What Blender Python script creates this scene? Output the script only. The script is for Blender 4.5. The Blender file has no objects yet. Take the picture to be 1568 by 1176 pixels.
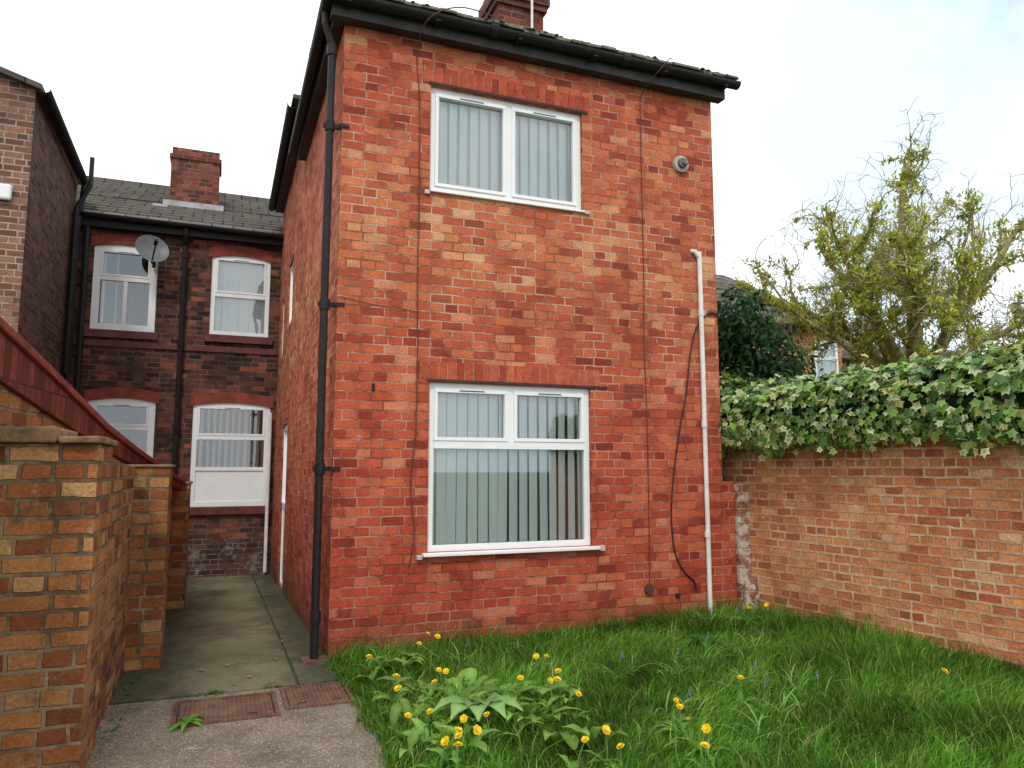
import bpy, math, random
import numpy as np
from mathutils import Vector, Matrix, noise as mnoise
random.seed(7); rng=np.random.default_rng(11)
D=bpy.data; scene=bpy.context.scene
# ------------------------------------------------------------------ helpers
def link(o,parent=None):
    scene.collection.objects.link(o)
    if parent: o.parent=parent
    return o
def empty(name,loc=(0,0,0)):
    o=D.objects.new(name,None); o.empty_display_size=.2
    return link(o)
class MB:
    def __init__(s): s.v=[];s.f=[];s.m=[];s.uvrot=[]
    def add(s,vs,fs,mat=0,rot=False):
        b=len(s.v); s.v+= [tuple(v) for v in vs]
        for f in fs: s.f.append([i+b for i in f]); s.m.append(mat); s.uvrot.append(rot)
    def box(s,x0,x1,y0,y1,z0,z1,mat=0,rot=False):
        x0,x1=min(x0,x1),max(x0,x1);y0,y1=min(y0,y1),max(y0,y1)
        vs=[(x0,y0,z0),(x1,y0,z0),(x1,y1,z0),(x0,y1,z0),(x0,y0,z1),(x1,y0,z1),(x1,y1,z1),(x0,y1,z1)]
        s.add(vs,[(0,3,2,1),(4,5,6,7),(0,1,5,4),(1,2,6,5),(2,3,7,6),(3,0,4,7)],mat,rot)
    def hexa(s,b4,t4,mat=0):
        s.add(list(b4)+list(t4),[(0,3,2,1),(4,5,6,7),(0,1,5,4),(1,2,6,5),(2,3,7,6),(3,0,4,7)],mat)
    def tube(s,pts,rad,n=8,mat=0,cap=True):
        pts=[Vector(p) for p in pts]
        if not hasattr(rad,'__len__'): rad=[rad]*len(pts)
        b=len(s.v); prev=None
        for i,p in enumerate(pts):
            t=(pts[min(i+1,len(pts)-1)]-pts[max(i-1,0)])
            if t.length<1e-9: t=Vector((0,0,1))
            t.normalize()
            a=prev if prev is not None else (Vector((0,0,1)) if abs(t.z)<.9 else Vector((1,0,0)))
            a=a-t*a.dot(t)
            if a.length<1e-6: a=t.orthogonal()
            a.normalize(); prev=a; c=t.cross(a)
            for k in range(n):
                an=2*math.pi*k/n
                q=p+(a*math.cos(an)+c*math.sin(an))*rad[i]; s.v.append(tuple(q))
        for i in range(len(pts)-1):
            for k in range(n):
                s.f.append([b+i*n+k,b+i*n+(k+1)%n,b+(i+1)*n+(k+1)%n,b+(i+1)*n+k]);s.m.append(mat);s.uvrot.append(False)
        if cap:
            s.f.append([b+k for k in range(n)][::-1]);s.m.append(mat);s.uvrot.append(False)
            s.f.append([b+(len(pts)-1)*n+k for k in range(n)]);s.m.append(mat);s.uvrot.append(False)
    def build(s,name,mats,parent=None,smooth=False,bevel=0):
        me=D.meshes.new(name); me.from_pydata(s.v,[],s.f)
        for m in mats: me.materials.append(m)
        me.polygons.foreach_set('material_index',s.m)
        uv=me.uv_layers.new(name='UVMap')
        for p,r in zip(me.polygons,s.uvrot):
            n=p.normal; ax=max(range(3),key=lambda i:abs(n[i]))
            for li in p.loop_indices:
                c=me.vertices[me.loops[li].vertex_index].co
                if ax==2: a=(c.x,c.y)
                elif ax==1: a=(c.x,c.z)
                else: a=(c.y+.11,c.z)
                if abs(n.z)>.25 and ax!=2 or (ax==2 and abs(n.z)<.97):
                    if abs(n.x)>abs(n.y): a=(c.y, c.x/max(.2,abs(n.z)))
                    else: a=(c.x, c.y/max(.2,abs(n.z)))
                if r: a=(a[1],a[0])
                uv.data[li].uv=a
            p.use_smooth=smooth
        me.update(); o=D.objects.new(name,me); link(o,parent)
        if bevel:
            b=o.modifiers.new('bevel','BEVEL'); b.width=bevel; b.segments=2; b.limit_method='ANGLE'
        return o
def mesh_np(name,V,F,C,mat,parent=None,smooth=False):
    me=D.meshes.new(name); V=np.asarray(V,np.float32);F=np.asarray(F,np.int32);k=F.shape[1]
    me.vertices.add(len(V)); me.vertices.foreach_set('co',V.ravel())
    me.loops.add(F.size); me.loops.foreach_set('vertex_index',F.ravel())
    me.polygons.add(len(F)); me.polygons.foreach_set('loop_start',np.arange(0,F.size,k,dtype=np.int32))
    me.polygons.foreach_set('loop_total',np.full(len(F),k,np.int32))
    if smooth: me.polygons.foreach_set('use_smooth',np.ones(len(F),bool))
    me.update(calc_edges=True)
    ca=me.color_attributes.new('Col','FLOAT_COLOR','POINT')
    cc=np.ones((len(V),4),np.float32); cc[:,:3]=C; ca.data.foreach_set('color',cc.ravel())
    me.materials.append(mat); o=D.objects.new(name,me); link(o,parent); return o
# ------------------------------------------------------------------ node helpers
def newmat(name):
    m=D.materials.new(name); m.use_nodes=True; nt=m.node_tree
    for n in list(nt.nodes): nt.nodes.remove(n)
    out=nt.nodes.new('ShaderNodeOutputMaterial'); bs=nt.nodes.new('ShaderNodeBsdfPrincipled')
    nt.links.new(bs.outputs[0],out.inputs[0]); return m,nt,bs,out
def noise(nt,vec,scale,detail=4,rough=.6):
    n=nt.nodes.new('ShaderNodeTexNoise'); n.inputs['Scale'].default_value=scale; n.inputs['Detail'].default_value=detail
    n.inputs['Roughness'].default_value=rough
    if vec is not None: nt.links.new(vec,n.inputs['Vector'])
    return n.outputs['Fac']
def ramp(nt,fac,stops,interp='LINEAR'):
    r=nt.nodes.new('ShaderNodeValToRGB'); e=r.color_ramp.elements; r.color_ramp.interpolation=interp
    while len(e)<len(stops): e.new(.5)
    for el,(p,c) in zip(e,stops):
        el.position=p; el.color=(*c,1) if hasattr(c,'__len__') else (c,c,c,1)
    nt.links.new(fac,r.inputs[0]); return r.outputs[0]
def mix(nt,fac,a,b,mode='MIX'):
    m=nt.nodes.new('ShaderNodeMix'); m.data_type='RGBA'; m.blend_type=mode
    for s,v in ((m.inputs[0],fac),(m.inputs[6],a),(m.inputs[7],b)):
        if isinstance(v,bpy.types.NodeSocket): nt.links.new(v,s)
        elif hasattr(v,'__len__'): s.default_value=(*v,1)
        else: s.default_value=v
    return m.outputs[2]
def mathn(nt,op,a,b=0.0,clamp=False):
    m=nt.nodes.new('ShaderNodeMath'); m.operation=op; m.use_clamp=clamp
    for s,v in ((m.inputs[0],a),(m.inputs[1],b)):
        if isinstance(v,bpy.types.NodeSocket): nt.links.new(v,s)
        else: s.default_value=v
    return m.outputs[0]
def bump(nt,bs,h,strength,dist):
    b=nt.nodes.new('ShaderNodeBump'); b.inputs['Strength'].default_value=strength; b.inputs['Distance'].default_value=dist
    nt.links.new(h,b.inputs['Height']); nt.links.new(b.outputs[0],bs.inputs['Normal'])
def objc(nt): return nt.nodes.new('ShaderNodeTexCoord').outputs['Object']
def brick_mat(name,stops,mortar,mortar2,row=.082,width=.205,patch=((.25,(.72,.72,.72)),(.75,(1.12,1.12,1.12))),msize=.008,stain=None,wob=.008,bs_=.9,extra=None,sq=.62,sqf=4):
    m,nt,bs,out=newmat(name)
    tc=nt.nodes.new('ShaderNodeTexCoord'); uv=tc.outputs['UV']; ob=tc.outputs['Object']
    nz=nt.nodes.new('ShaderNodeTexNoise'); nz.inputs['Scale'].default_value=9; nz.inputs['Detail'].default_value=4; nt.links.new(uv,nz.inputs['Vector'])
    sub=nt.nodes.new('ShaderNodeVectorMath'); sub.operation='SUBTRACT'; nt.links.new(nz.outputs['Color'],sub.inputs[0]); sub.inputs[1].default_value=(.5,.5,.5)
    sc=nt.nodes.new('ShaderNodeVectorMath'); sc.operation='SCALE'; nt.links.new(sub.outputs[0],sc.inputs[0]); sc.inputs['Scale'].default_value=wob*2
    ad=nt.nodes.new('ShaderNodeVectorMath'); ad.operation='ADD'; nt.links.new(uv,ad.inputs[0]); nt.links.new(sc.outputs[0],ad.inputs[1])
    br=nt.nodes.new('ShaderNodeTexBrick'); nt.links.new(ad.outputs[0],br.inputs['Vector'])
    br.inputs['Color1'].default_value=(0,0,0,1);br.inputs['Color2'].default_value=(1,1,1,1);br.inputs['Mortar'].default_value=(.5,.5,.5,1)
    br.inputs['Scale'].default_value=1;br.inputs['Mortar Size'].default_value=msize;br.inputs['Mortar Smooth'].default_value=.3
    br.inputs['Bias'].default_value=0;br.inputs['Brick Width'].default_value=width;br.inputs['Row Height'].default_value=row
    br.offset=.5; br.offset_frequency=2; br.squash=sq; br.squash_frequency=sqf
    col=ramp(nt,br.outputs['Color'],stops)
    big=noise(nt,ob,.55,3,.5); col=mix(nt,1,col,ramp(nt,big,patch),'MULTIPLY')
    mid=noise(nt,ob,5,5,.65); col=mix(nt,1,col,ramp(nt,mid,((.3,.72),(.7,1.24))),'MULTIPLY')
    fine=noise(nt,ob,60,4,.7); col=mix(nt,1,col,ramp(nt,fine,((.3,.62),(.65,1.19))),'MULTIPLY')
    mn=noise(nt,ob,2.2,5,.75); mcol=mix(nt,ramp(nt,mn,((.44,0.),(.56,1.))),mortar,mortar2)
    mf=mathn(nt,'MULTIPLY',br.outputs['Fac'],ramp(nt,noise(nt,ob,14,4,.7),((.30,.45),(.52,1.))))
    col=mix(nt,mf,col,mcol)
    if stain:
        for (scale,lo,hi,c,amt) in stain:
            st=noise(nt,ob,scale,6,.7); f=mathn(nt,'MULTIPLY',ramp(nt,st,((lo,0.),(hi,1.))),amt); col=mix(nt,f,col,c)
    if extra: col=extra(nt,tc,col)
    nt.links.new(col,bs.inputs['Base Color']); bs.inputs['Roughness'].default_value=.88; bs.inputs['Specular IOR Level'].default_value=.25
    h=mathn(nt,'ADD',mathn(nt,'MULTIPLY',br.outputs['Fac'],-1.0),mathn(nt,'MULTIPLY',noise(nt,ob,45,5,.7),1.0))
    h=mathn(nt,'ADD',h,mathn(nt,'MULTIPLY',br.outputs['Color'],.35))
    bump(nt,bs,h,bs_,.010)
    return m
def plain(name,col,rough=.5,var=.15,scale=8,metal=0,col2=None,bumpd=0,spec=.4):
    m,nt,bs,out=newmat(name); o=objc(nt)
    f=noise(nt,o,scale,5,.65)
    c2=col2 if col2 else tuple(c*(1-var*2) for c in col)
    c=ramp(nt,f,((.35,c2),(.62,col)))
    nt.links.new(c,bs.inputs['Base Color']); bs.inputs['Roughness'].default_value=rough; bs.inputs['Metallic'].default_value=metal
    bs.inputs['Specular IOR Level'].default_value=spec
    if bumpd: bump(nt,bs,noise(nt,o,scale*6,5,.7),.7,bumpd)
    return m
def leafmat(name,rough=.45,trans=.35,spec=.4):
    m,nt,bs,out=newmat(name)
    a=nt.nodes.new('ShaderNodeAttribute'); a.attribute_name='Col'
    nt.links.new(a.outputs['Color'],bs.inputs['Base Color']); bs.inputs['Roughness'].default_value=rough; bs.inputs['Specular IOR Level'].default_value=spec
    tr=nt.nodes.new('ShaderNodeBsdfTranslucent'); nt.links.new(a.outputs['Color'],tr.inputs['Color'])
    mx=nt.nodes.new('ShaderNodeMixShader'); mx.inputs[0].default_value=trans
    nt.links.new(bs.outputs[0],mx.inputs[1]);nt.links.new(tr.outputs[0],mx.inputs[2]);nt.links.new(mx.outputs[0],out.inputs[0]); return m
# ------------------------------------------------------------------ materials
def front_extra(nt,tc,col):
    sep=nt.nodes.new('ShaderNodeSeparateXYZ'); nt.links.new(tc.outputs['Object'],sep.inputs[0]); z=sep.outputs[2]
    n=noise(nt,tc.outputs['Object'],1.4,4,.6)
    zz=mathn(nt,'ADD',z,mathn(nt,'MULTIPLY',n,1.4))
    t=mathn(nt,'DIVIDE',zz,7.0)
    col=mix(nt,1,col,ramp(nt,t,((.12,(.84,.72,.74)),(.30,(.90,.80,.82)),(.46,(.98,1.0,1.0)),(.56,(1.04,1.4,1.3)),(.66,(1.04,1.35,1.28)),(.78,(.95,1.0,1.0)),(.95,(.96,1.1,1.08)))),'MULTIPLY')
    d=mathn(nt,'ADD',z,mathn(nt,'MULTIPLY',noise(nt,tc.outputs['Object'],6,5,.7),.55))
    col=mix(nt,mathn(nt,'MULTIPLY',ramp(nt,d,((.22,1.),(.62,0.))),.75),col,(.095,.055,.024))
    mp=nt.nodes.new('ShaderNodeMapping'); mp.inputs['Scale'].default_value=(7,7,.5); nt.links.new(tc.outputs['Object'],mp.inputs[0])
    s=noise(nt,mp.outputs[0],1.5,5,.7); col=mix(nt,mathn(nt,'MULTIPLY',ramp(nt,s,((.58,0.),(.72,1.))),.32),col,(.14,.045,.03))
    col=mix(nt,mathn(nt,'MULTIPLY',ramp(nt,s,((.27,1.),(.38,0.))),.30),col,(.64,.40,.31))
    w=noise(nt,tc.outputs['Object'],2.8,7,.75); col=mix(nt,mathn(nt,'MULTIPLY',ramp(nt,w,((.56,0.),(.72,1.))),.30),col,(.56,.29,.19))
    return col
M={}
M['front']=brick_mat('red_brick',((0,(.26,.040,.022)),(.15,(.42,.068,.034)),(.5,(.53,.100,.046)),(.85,(.59,.15,.065)),(1,(.64,.25,.13))),
    (.24,.070,.045),(.56,.30,.22),patch=((.3,(.80,.72,.70)),(.5,(1,.97,.97)),(.72,(1.1,1.25,1.2))),msize=.0075,
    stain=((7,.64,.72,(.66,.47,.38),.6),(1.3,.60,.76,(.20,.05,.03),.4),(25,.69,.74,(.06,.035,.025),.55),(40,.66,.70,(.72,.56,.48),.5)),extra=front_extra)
M['soldier']=brick_mat('soldier_brick',((0,(.34,.05,.026)),(.5,(.49,.09,.043)),(1,(.57,.14,.065))),(.18,.055,.035),(.44,.20,.14),row=.082,width=.9,stain=((6,.6,.7,(.18,.05,.03),.45),))
M['rear']=brick_mat('sooty_brick',((0,(.035,.018,.013)),(.4,(.078,.038,.028)),(.7,(.14,.055,.037)),(.9,(.23,.075,.045)),(1,(.38,.11,.06))),
    (.07,.053,.045),(.17,.14,.12),stain=((1.1,.52,.66,(.26,.08,.045),.5),(3,.68,.78,(.4,.36,.32),.5)))
def base_flake(nt,tc,col):
    return mix(nt,ramp(nt,noise(nt,tc.outputs['Object'],3.2,6,.75),((.54,0.),(.62,.5))),col,(.34,.31,.28))
M['rearbase']=brick_mat('flaking_base_brick',((0,(.05,.025,.02)),(1,(.14,.06,.04))),(.08,.06,.05),(.2,.17,.15),extra=base_flake)
M['leftb']=brick_mat('weathered_brick',((0,(.12,.06,.042)),(.5,(.26,.12,.075)),(1,(.38,.19,.12))),(.42,.36,.29),(.24,.20,.17),msize=.010,
    stain=((1,.5,.7,(.09,.055,.042),.4),))
M['leftdark']=brick_mat('dark_gable_brick',((0,(.055,.034,.026)),(.5,(.13,.07,.05)),(1,(.22,.10,.07))),(.17,.14,.12),(.10,.08,.07),
    stain=((2.5,.6,.72,(.30,.10,.06),.5),))
M['pier']=brick_mat('buff_pier_brick',((0,(.12,.042,.025)),(.2,(.29,.09,.037)),(.5,(.42,.155,.055)),(.8,(.48,.22,.080)),(1,(.54,.32,.15))),
    (.11,.085,.055),(.29,.22,.14),row=.093,width=.235,msize=.012,wob=.013,bs_=1.0,stain=((4,.56,.66,(.08,.055,.032),.6),(2.2,.58,.72,(.18,.17,.06),.55),(11,.66,.73,(.55,.48,.37),.6),(30,.66,.72,(.04,.03,.02),.5)),
    patch=((.3,(.66,.62,.60)),(.7,(1.15,1.15,1.1))),sqf=2)
M['rwall']=brick_mat('orange_wall_brick',((0,(.38,.10,.045)),(.2,(.50,.16,.065)),(.6,(.60,.23,.088)),(.85,(.65,.29,.12)),(1,(.70,.40,.21))),
    (.70,.49,.31),(.50,.26,.15),row=.078,width=.18,msize=.012,wob=.012,bs_=1.0,patch=((.3,(.88,.80,.78)),(.7,(1.1,1.12,1.1))),
    stain=((1.6,.58,.74,(.42,.11,.05),.35),(9,.62,.70,(.76,.62,.46),.6),(1.1,.68,.78,(.16,.14,.06),.35),(25,.68,.73,(.12,.07,.045),.5)))
M['flaky']=brick_mat('flaking_whitewash',((0,(.22,.08,.05)),(1,(.34,.13,.08))),(.3,.2,.15),(.4,.32,.25),bs_=1,
    stain=((6,.47,.54,(.60,.54,.46),.85),(3,.6,.7,(.10,.09,.06),.6)))
M['chim']=brick_mat('chimney_brick',((0,(.08,.03,.022)),(.6,(.20,.06,.035)),(1,(.34,.09,.05))),(.1,.06,.05),(.2,.15,.12))
M['upvc']=plain('white_upvc',(.84,.85,.84),.35,.03,3,spec=.5)
def slatmat():
    m,nt,bs,out=newmat('blind_fabric'); bs.inputs['Base Color'].default_value=(.88,.91,.88,1); bs.inputs['Roughness'].default_value=.9
    tr=nt.nodes.new('ShaderNodeBsdfTranslucent'); tr.inputs['Color'].default_value=(.86,.90,.86,1)
    mx=nt.nodes.new('ShaderNodeMixShader'); mx.inputs[0].default_value=.05
    nt.links.new(bs.outputs[0],mx.inputs[1]);nt.links.new(tr.outputs[0],mx.inputs[2]);nt.links.new(mx.outputs[0],out.inputs[0]); return m
M['slat']=slatmat()
M['sheet']=plain('pale_sheet',(.66,.84,.86),.95,.02,3)  # pale blue sheet added behind blinds so gaps between slats look bright
M['sheet2']=plain('cream_sheet',(.78,.82,.68),.95,.02,3)  # cream version of the added sheet, lightening the lower window
M['black']=plain('black_paint',(.012,.012,.013),.5,.3,14,col2=(.024,.021,.02),spec=.22)
M['fascia']=plain('weathered_fascia',(.022,.02,.02),.6,.3,6,col2=(.055,.05,.045),bumpd=.003)
M['whitepipe']=plain('white_pipe',(.78,.76,.72),.45,.1,6)
M['cable']=plain('brown_cable',(.13,.045,.03),.7,.2,9)
M['bcable']=plain('black_cable',(.02,.018,.018),.6,.2,9)
M['redpaint']=plain('red_painted_brick',(.30,.055,.035),.8,.3,6,col2=(.15,.035,.022),bumpd=.006)
M['redsill']=plain('brown_painted_sill',(.15,.035,.03),.6,.25,5)
M['stone']=plain('worn_capstone',(.34,.21,.12),.9,.3,7,col2=(.13,.075,.042),bumpd=.02)
M['conc_sill']=plain('mortar_stub',(.62,.52,.46),.9,.2,20,bumpd=.005)
M['lead']=plain('lead_flashing',(.42,.42,.42),.6,.2,6)
M['galv']=plain('grey_dish',(.13,.135,.14),.45,.15,5)
M['room']=plain('room_wall',(.34,.34,.30),.9,.05,2)
M['wood']=plain('wood_lintel',(.07,.025,.02),.7,.2,8)
def roofmat(name,c1,c2,moss,lo=.5,hi=.64):
    m,nt,bs,out=newmat(name); tc=nt.nodes.new('ShaderNodeTexCoord'); uv=tc.outputs['UV']; ob=tc.outputs['Object']
    br=nt.nodes.new('ShaderNodeTexBrick'); nt.links.new(uv,br.inputs['Vector'])
    br.inputs['Color1'].default_value=(*c1,1);br.inputs['Color2'].default_value=(*c2,1);br.inputs['Mortar'].default_value=(.012,.011,.01,1)
    br.inputs['Scale'].default_value=1;br.inputs['Mortar Size'].default_value=.014;br.inputs['Brick Width'].default_value=.33;br.inputs['Row Height'].default_value=.27
    col=mix(nt,ramp(nt,noise(nt,ob,3,6,.7),((lo,0.),(hi,1.))),br.outputs['Color'],moss)
    nt.links.new(col,bs.inputs['Base Color']); bs.inputs['Roughness'].default_value=.85
    w=nt.nodes.new('ShaderNodeTexWave'); w.wave_type='BANDS'; w.bands_direction='X'; w.inputs['Scale'].default_value=.95; nt.links.new(uv,w.inputs['Vector'])
    h=mathn(nt,'ADD',mathn(nt,'MULTIPLY',br.outputs['Fac'],-1.),mathn(nt,'MULTIPLY',w.outputs['Fac'],.6)); bump(nt,bs,h,.9,.03)
    return m
M['roof']=roofmat('roof_tiles',(.06,.05,.045),(.11,.09,.08),(.09,.085,.05))
M['rooffront']=roofmat('mossy_eave_tiles',(.12,.11,.09),(.20,.18,.15),(.20,.20,.12),.46,.6)
M['roofgrey']=roofmat('grey_roof_tiles',(.085,.077,.068),(.14,.125,.105),(.11,.105,.07))
def glassmat():
    m,nt,bs,out=newmat('window_glass'); nt.nodes.remove(bs)
    t=nt.nodes.new('ShaderNodeBsdfTransparent'); t.inputs[0].default_value=(.96,.985,.98,1)
    g=nt.nodes.new('ShaderNodeBsdfGlossy'); g.inputs['Roughness'].default_value=.02; g.inputs['Color'].default_value=(.95,.98,1,1)
    fr=nt.nodes.new('ShaderNodeFresnel'); fr.inputs['IOR'].default_value=1.5
    f=mathn(nt,'ADD',mathn(nt,'MULTIPLY',fr.outputs[0],2.0),.07,True)
    mx=nt.nodes.new('ShaderNodeMixShader'); nt.links.new(f,mx.inputs[0]);nt.links.new(t.outputs[0],mx.inputs[1]);nt.links.new(g.outputs[0],mx.inputs[2])
    nt.links.new(mx.outputs[0],out.inputs[0]); return m
M['glass']=glassmat()
# ------------------------------------------------------------------ terrain
def gz(x,y):
    return -0.03*np.clip(y,0,7)+0.028*np.clip(x,0,5)
def gzf(x,y): return float(gz(x,y))
def groundmat():
    m,nt,bs,out=newmat('soil_and_turf'); o=objc(nt)
    c=ramp(nt,noise(nt,o,5,6,.7),((.35,(.025,.045,.01)),(.55,(.045,.085,.015)),(.75,(.07,.08,.03))))
    nt.links.new(c,bs.inputs['Base Color']);bs.inputs['Roughness'].default_value=.95; bump(nt,bs,noise(nt,o,30,5,.7),.6,.03); return m
xs=[-300,-60,-20,-8,-4,-2,-1,0,1,2,3,4,5,8,15,30,80,300]; ys=[-300,-60,-20,-8,-4,-2,-1,0,1,2,3,4,5,6,7,10,15,30,80,300]
mb=MB(); vs=[(x,y,gzf(x,y)-.012) for y in ys for x in xs]; nx=len(xs)
mb.add(vs,[(j*nx+i,j*nx+i+1,(j+1)*nx+i+1,(j+1)*nx+i) for j in range(len(ys)-1) for i in range(nx-1)])
mb.build('ground',[groundmat()])
def concmat(name,base,dark,green,speck,g0=.45,g1=.62,gamt=.75,white=.5,damp=0,stones=0):
    m,nt,bs,out=newmat(name); tc=nt.nodes.new('ShaderNodeTexCoord'); o=tc.outputs['Object']
    c=ramp(nt,noise(nt,o,2.2,6,.65),((.32,dark),(.62,base)))
    c=mix(nt,ramp(nt,noise(nt,o,1.1,5,.6),((g0,0.),(g1,gamt))),c,green)
    f=noise(nt,o,90,3,.7); c=mix(nt,1,c,ramp(nt,f,((.35,1-speck),(.7,1+speck))),'MULTIPLY')
    v=nt.nodes.new('ShaderNodeTexVoronoi'); v.inputs['Scale'].default_value=55; nt.links.new(o,v.inputs['Vector'])
    c=mix(nt,1,c,ramp(nt,v.outputs['Distance'],((.1,1+speck*.7),(.5,1-speck*.5))),'MULTIPLY')
    if stones:
        v2=nt.nodes.new('ShaderNodeTexVoronoi'); v2.inputs['Scale'].default_value=75; nt.links.new(o,v2.inputs['Vector'])
        sp=nt.nodes.new('ShaderNodeSeparateColor'); nt.links.new(v2.outputs['Color'],sp.inputs[0])
        c=mix(nt,mathn(nt,'MULTIPLY',ramp(nt,sp.outputs[0],((.72,0.),(.76,1.))),ramp(nt,v2.outputs['Distance'],((.25,.9),(.4,0.)))),c,(.56,.48,.40))
        c=mix(nt,mathn(nt,'MULTIPLY',ramp(nt,sp.outputs[1],((.78,0.),(.82,1.))),ramp(nt,v2.outputs['Distance'],((.25,.9),(.4,0.)))),c,(.09,.055,.04))
    c=mix(nt,mathn(nt,'MULTIPLY',ramp(nt,noise(nt,o,3.4,6,.75),((.62,0.),(.70,1.))),white),c,(.55,.52,.47))
    if damp:
        sep=nt.nodes.new('ShaderNodeSeparateXYZ'); nt.links.new(o,sep.inputs[0])
        d=mathn(nt,'ABSOLUTE',mathn(nt,'ADD',sep.outputs[0],.72)); d=mathn(nt,'ADD',d,mathn(nt,'MULTIPLY',noise(nt,o,4,6,.7),.9))
        c=mix(nt,mathn(nt,'MULTIPLY',ramp(nt,d,((.70,0.),(1.02,1.))),.85),c,(.036,.038,.016))
        d2=noise(nt,o,1.7,6,.75); c=mix(nt,mathn(nt,'MULTIPLY',ramp(nt,d2,((.50,0.),(.60,1.))),.5),c,(.06,.055,.028))
    nt.links.new(c,bs.inputs['Base Color']);bs.inputs['Roughness'].default_value=.9
    bump(nt,bs,mathn(nt,'ADD',f,v.outputs['Distance']),.6,.007); return m
M['pathc']=concmat('path_concrete',(.27,.23,.14),(.13,.115,.06),(.12,.12,.045),.25,white=.15,damp=1)
M['agg']=concmat('aggregate_concrete',(.33,.26,.19),(.15,.115,.08),(.16,.135,.07),.42,g0=.48,g1=.66,gamt=.7,white=.5,stones=1)
mb=MB()
y=-.62
lens=[.78,.95,.62,.8,.9,.7,.9,.8,1.0,.5]
for L in lens:
    y0,y1=y+.010,y+L-.010
    if y1>6.98: y1=6.98
    for (xa,xb) in ((-1.5,-.30),(-.28,-.005)):
        za=random.uniform(-.004,.008)
        b4=[(xa,y0,gzf(xa,y0)-.05),(xb,y0,gzf(xb,y0)-.05),(xb,y1,gzf(xb,y1)-.05),(xa,y1,gzf(xa,y1)-.05)]
        mb.hexa(b4,[(p[0],p[1],p[2]+.062+za) for p in b4])
    y+=L
    if y>6.9: break
mb.build('concrete_path',[M['pathc']],bevel=.008)
mb=MB(); n=40; L=[];R=[]
for i in range(n):
    yy=-7+(6.36)*i/(n-1)
    e=.03+.05*mnoise.noise((0,yy*2.3,1))+.02*mnoise.noise((3,yy*9,1))
    L.append((-4.5,yy,.0)); R.append((e,yy,.004))
mb.add(L+R,[(i,n+i,n+i+1,i+1) for i in range(n-1)])
mb.build('concrete_pavement',[M['agg']])
def covermat():
    m,nt,bs,out=newmat('rusty_cover'); o=objc(nt)
    w=nt.nodes.new('ShaderNodeTexWave'); w.wave_type='BANDS'; w.bands_direction='X'; w.inputs['Scale'].default_value=11; w.inputs['Distortion'].default_value=.3; nt.links.new(o,w.inputs['Vector'])
    c=ramp(nt,noise(nt,o,9,6,.7),((.35,(.085,.038,.024)),(.65,(.20,.09,.055))))
    c=mix(nt,1,c,ramp(nt,w.outputs['Fac'],((.2,.78),(.7,1.1))),'MULTIPLY')
    c=mix(nt,ramp(nt,noise(nt,o,3,5,.7),((.50,0.),(.64,.7))),c,(.18,.13,.08))
    nt.links.new(c,bs.inputs['Base Color']);bs.inputs['Roughness'].default_value=.75; bump(nt,bs,w.outputs['Fac'],.6,.008); return m
cm=covermat()
def cover(name,x0,x1,y0,y1):
    mb=MB(); fr=.03
    mb.box(x0,x1,y0,y0+fr,-.03,.017);mb.box(x0,x1,y1-fr,y1,-.03,.017);mb.box(x0,x0+fr,y0+fr,y1-fr,-.03,.0165);mb.box(x1-fr,x1,y0+fr,y1-fr,-.03,.0165)
    mb.box(x0+fr+.008,x1-fr-.008,y0+fr+.008,y1-fr-.008,-.03,.012); mb.box(x0+fr,x1-fr,y0+fr,y1-fr,-.03,.006,1)
    for k in (.25,.75):
        xk=x0+(x1-x0)*k; mb.box(xk-.03,xk+.03,y0+.09,y0+.11,.011,.0135,1)
    mb.build(name,[cm,M['black']])
cover('manhole_cover',-1.10,-.46,-1.28,-.76); cover('manhole_cover',-.425,.03,-1.18,-.68)
# ------------------------------------------------------------------ walls / windows
def frontmap(y0): return lambda u,d,z:(u,y0+d,z)
def sidemap(x0):  return lambda u,d,z:(x0+d,u,z)
def wall(mb,mp,u0,u1,z0,z1,holes,depth=.12,mat=0):
    us=sorted({u0,u1,*[h[0] for h in holes],*[h[1] for h in holes]}); zs=sorted({z0,z1,*[h[2] for h in holes],*[h[3] for h in holes]})
    for a,b in zip(us,us[1:]):
        for c,d in zip(zs,zs[1:]):
            if any(h[0]<=a and b<=h[1] and h[2]<=c and d<=h[3] for h in holes): continue
            mb.add([mp(a,0,c),mp(b,0,c),mp(b,0,d),mp(a,0,d)],[(0,1,2,3)],mat)
    for (a,b,c,d) in holes:
        for q in (((a,c),(b,c)),((b,c),(b,d)),((b,d),(a,d)),((a,d),(a,c))):
            (p,r),(s,t)=q
            mb.add([mp(p,0,r),mp(s,0,t),mp(s,depth,t),mp(p,depth,r)],[(0,1,2,3)],mat)
def mbox(mb,mp,u0,u1,d0,d1,z0,z1,mat=0,rot=False):
    a=mp(u0,d0,z0);b=mp(u1,d1,z1); mb.box(a[0],b[0],a[1],b[1],a[2],b[2],mat,rot)
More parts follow.
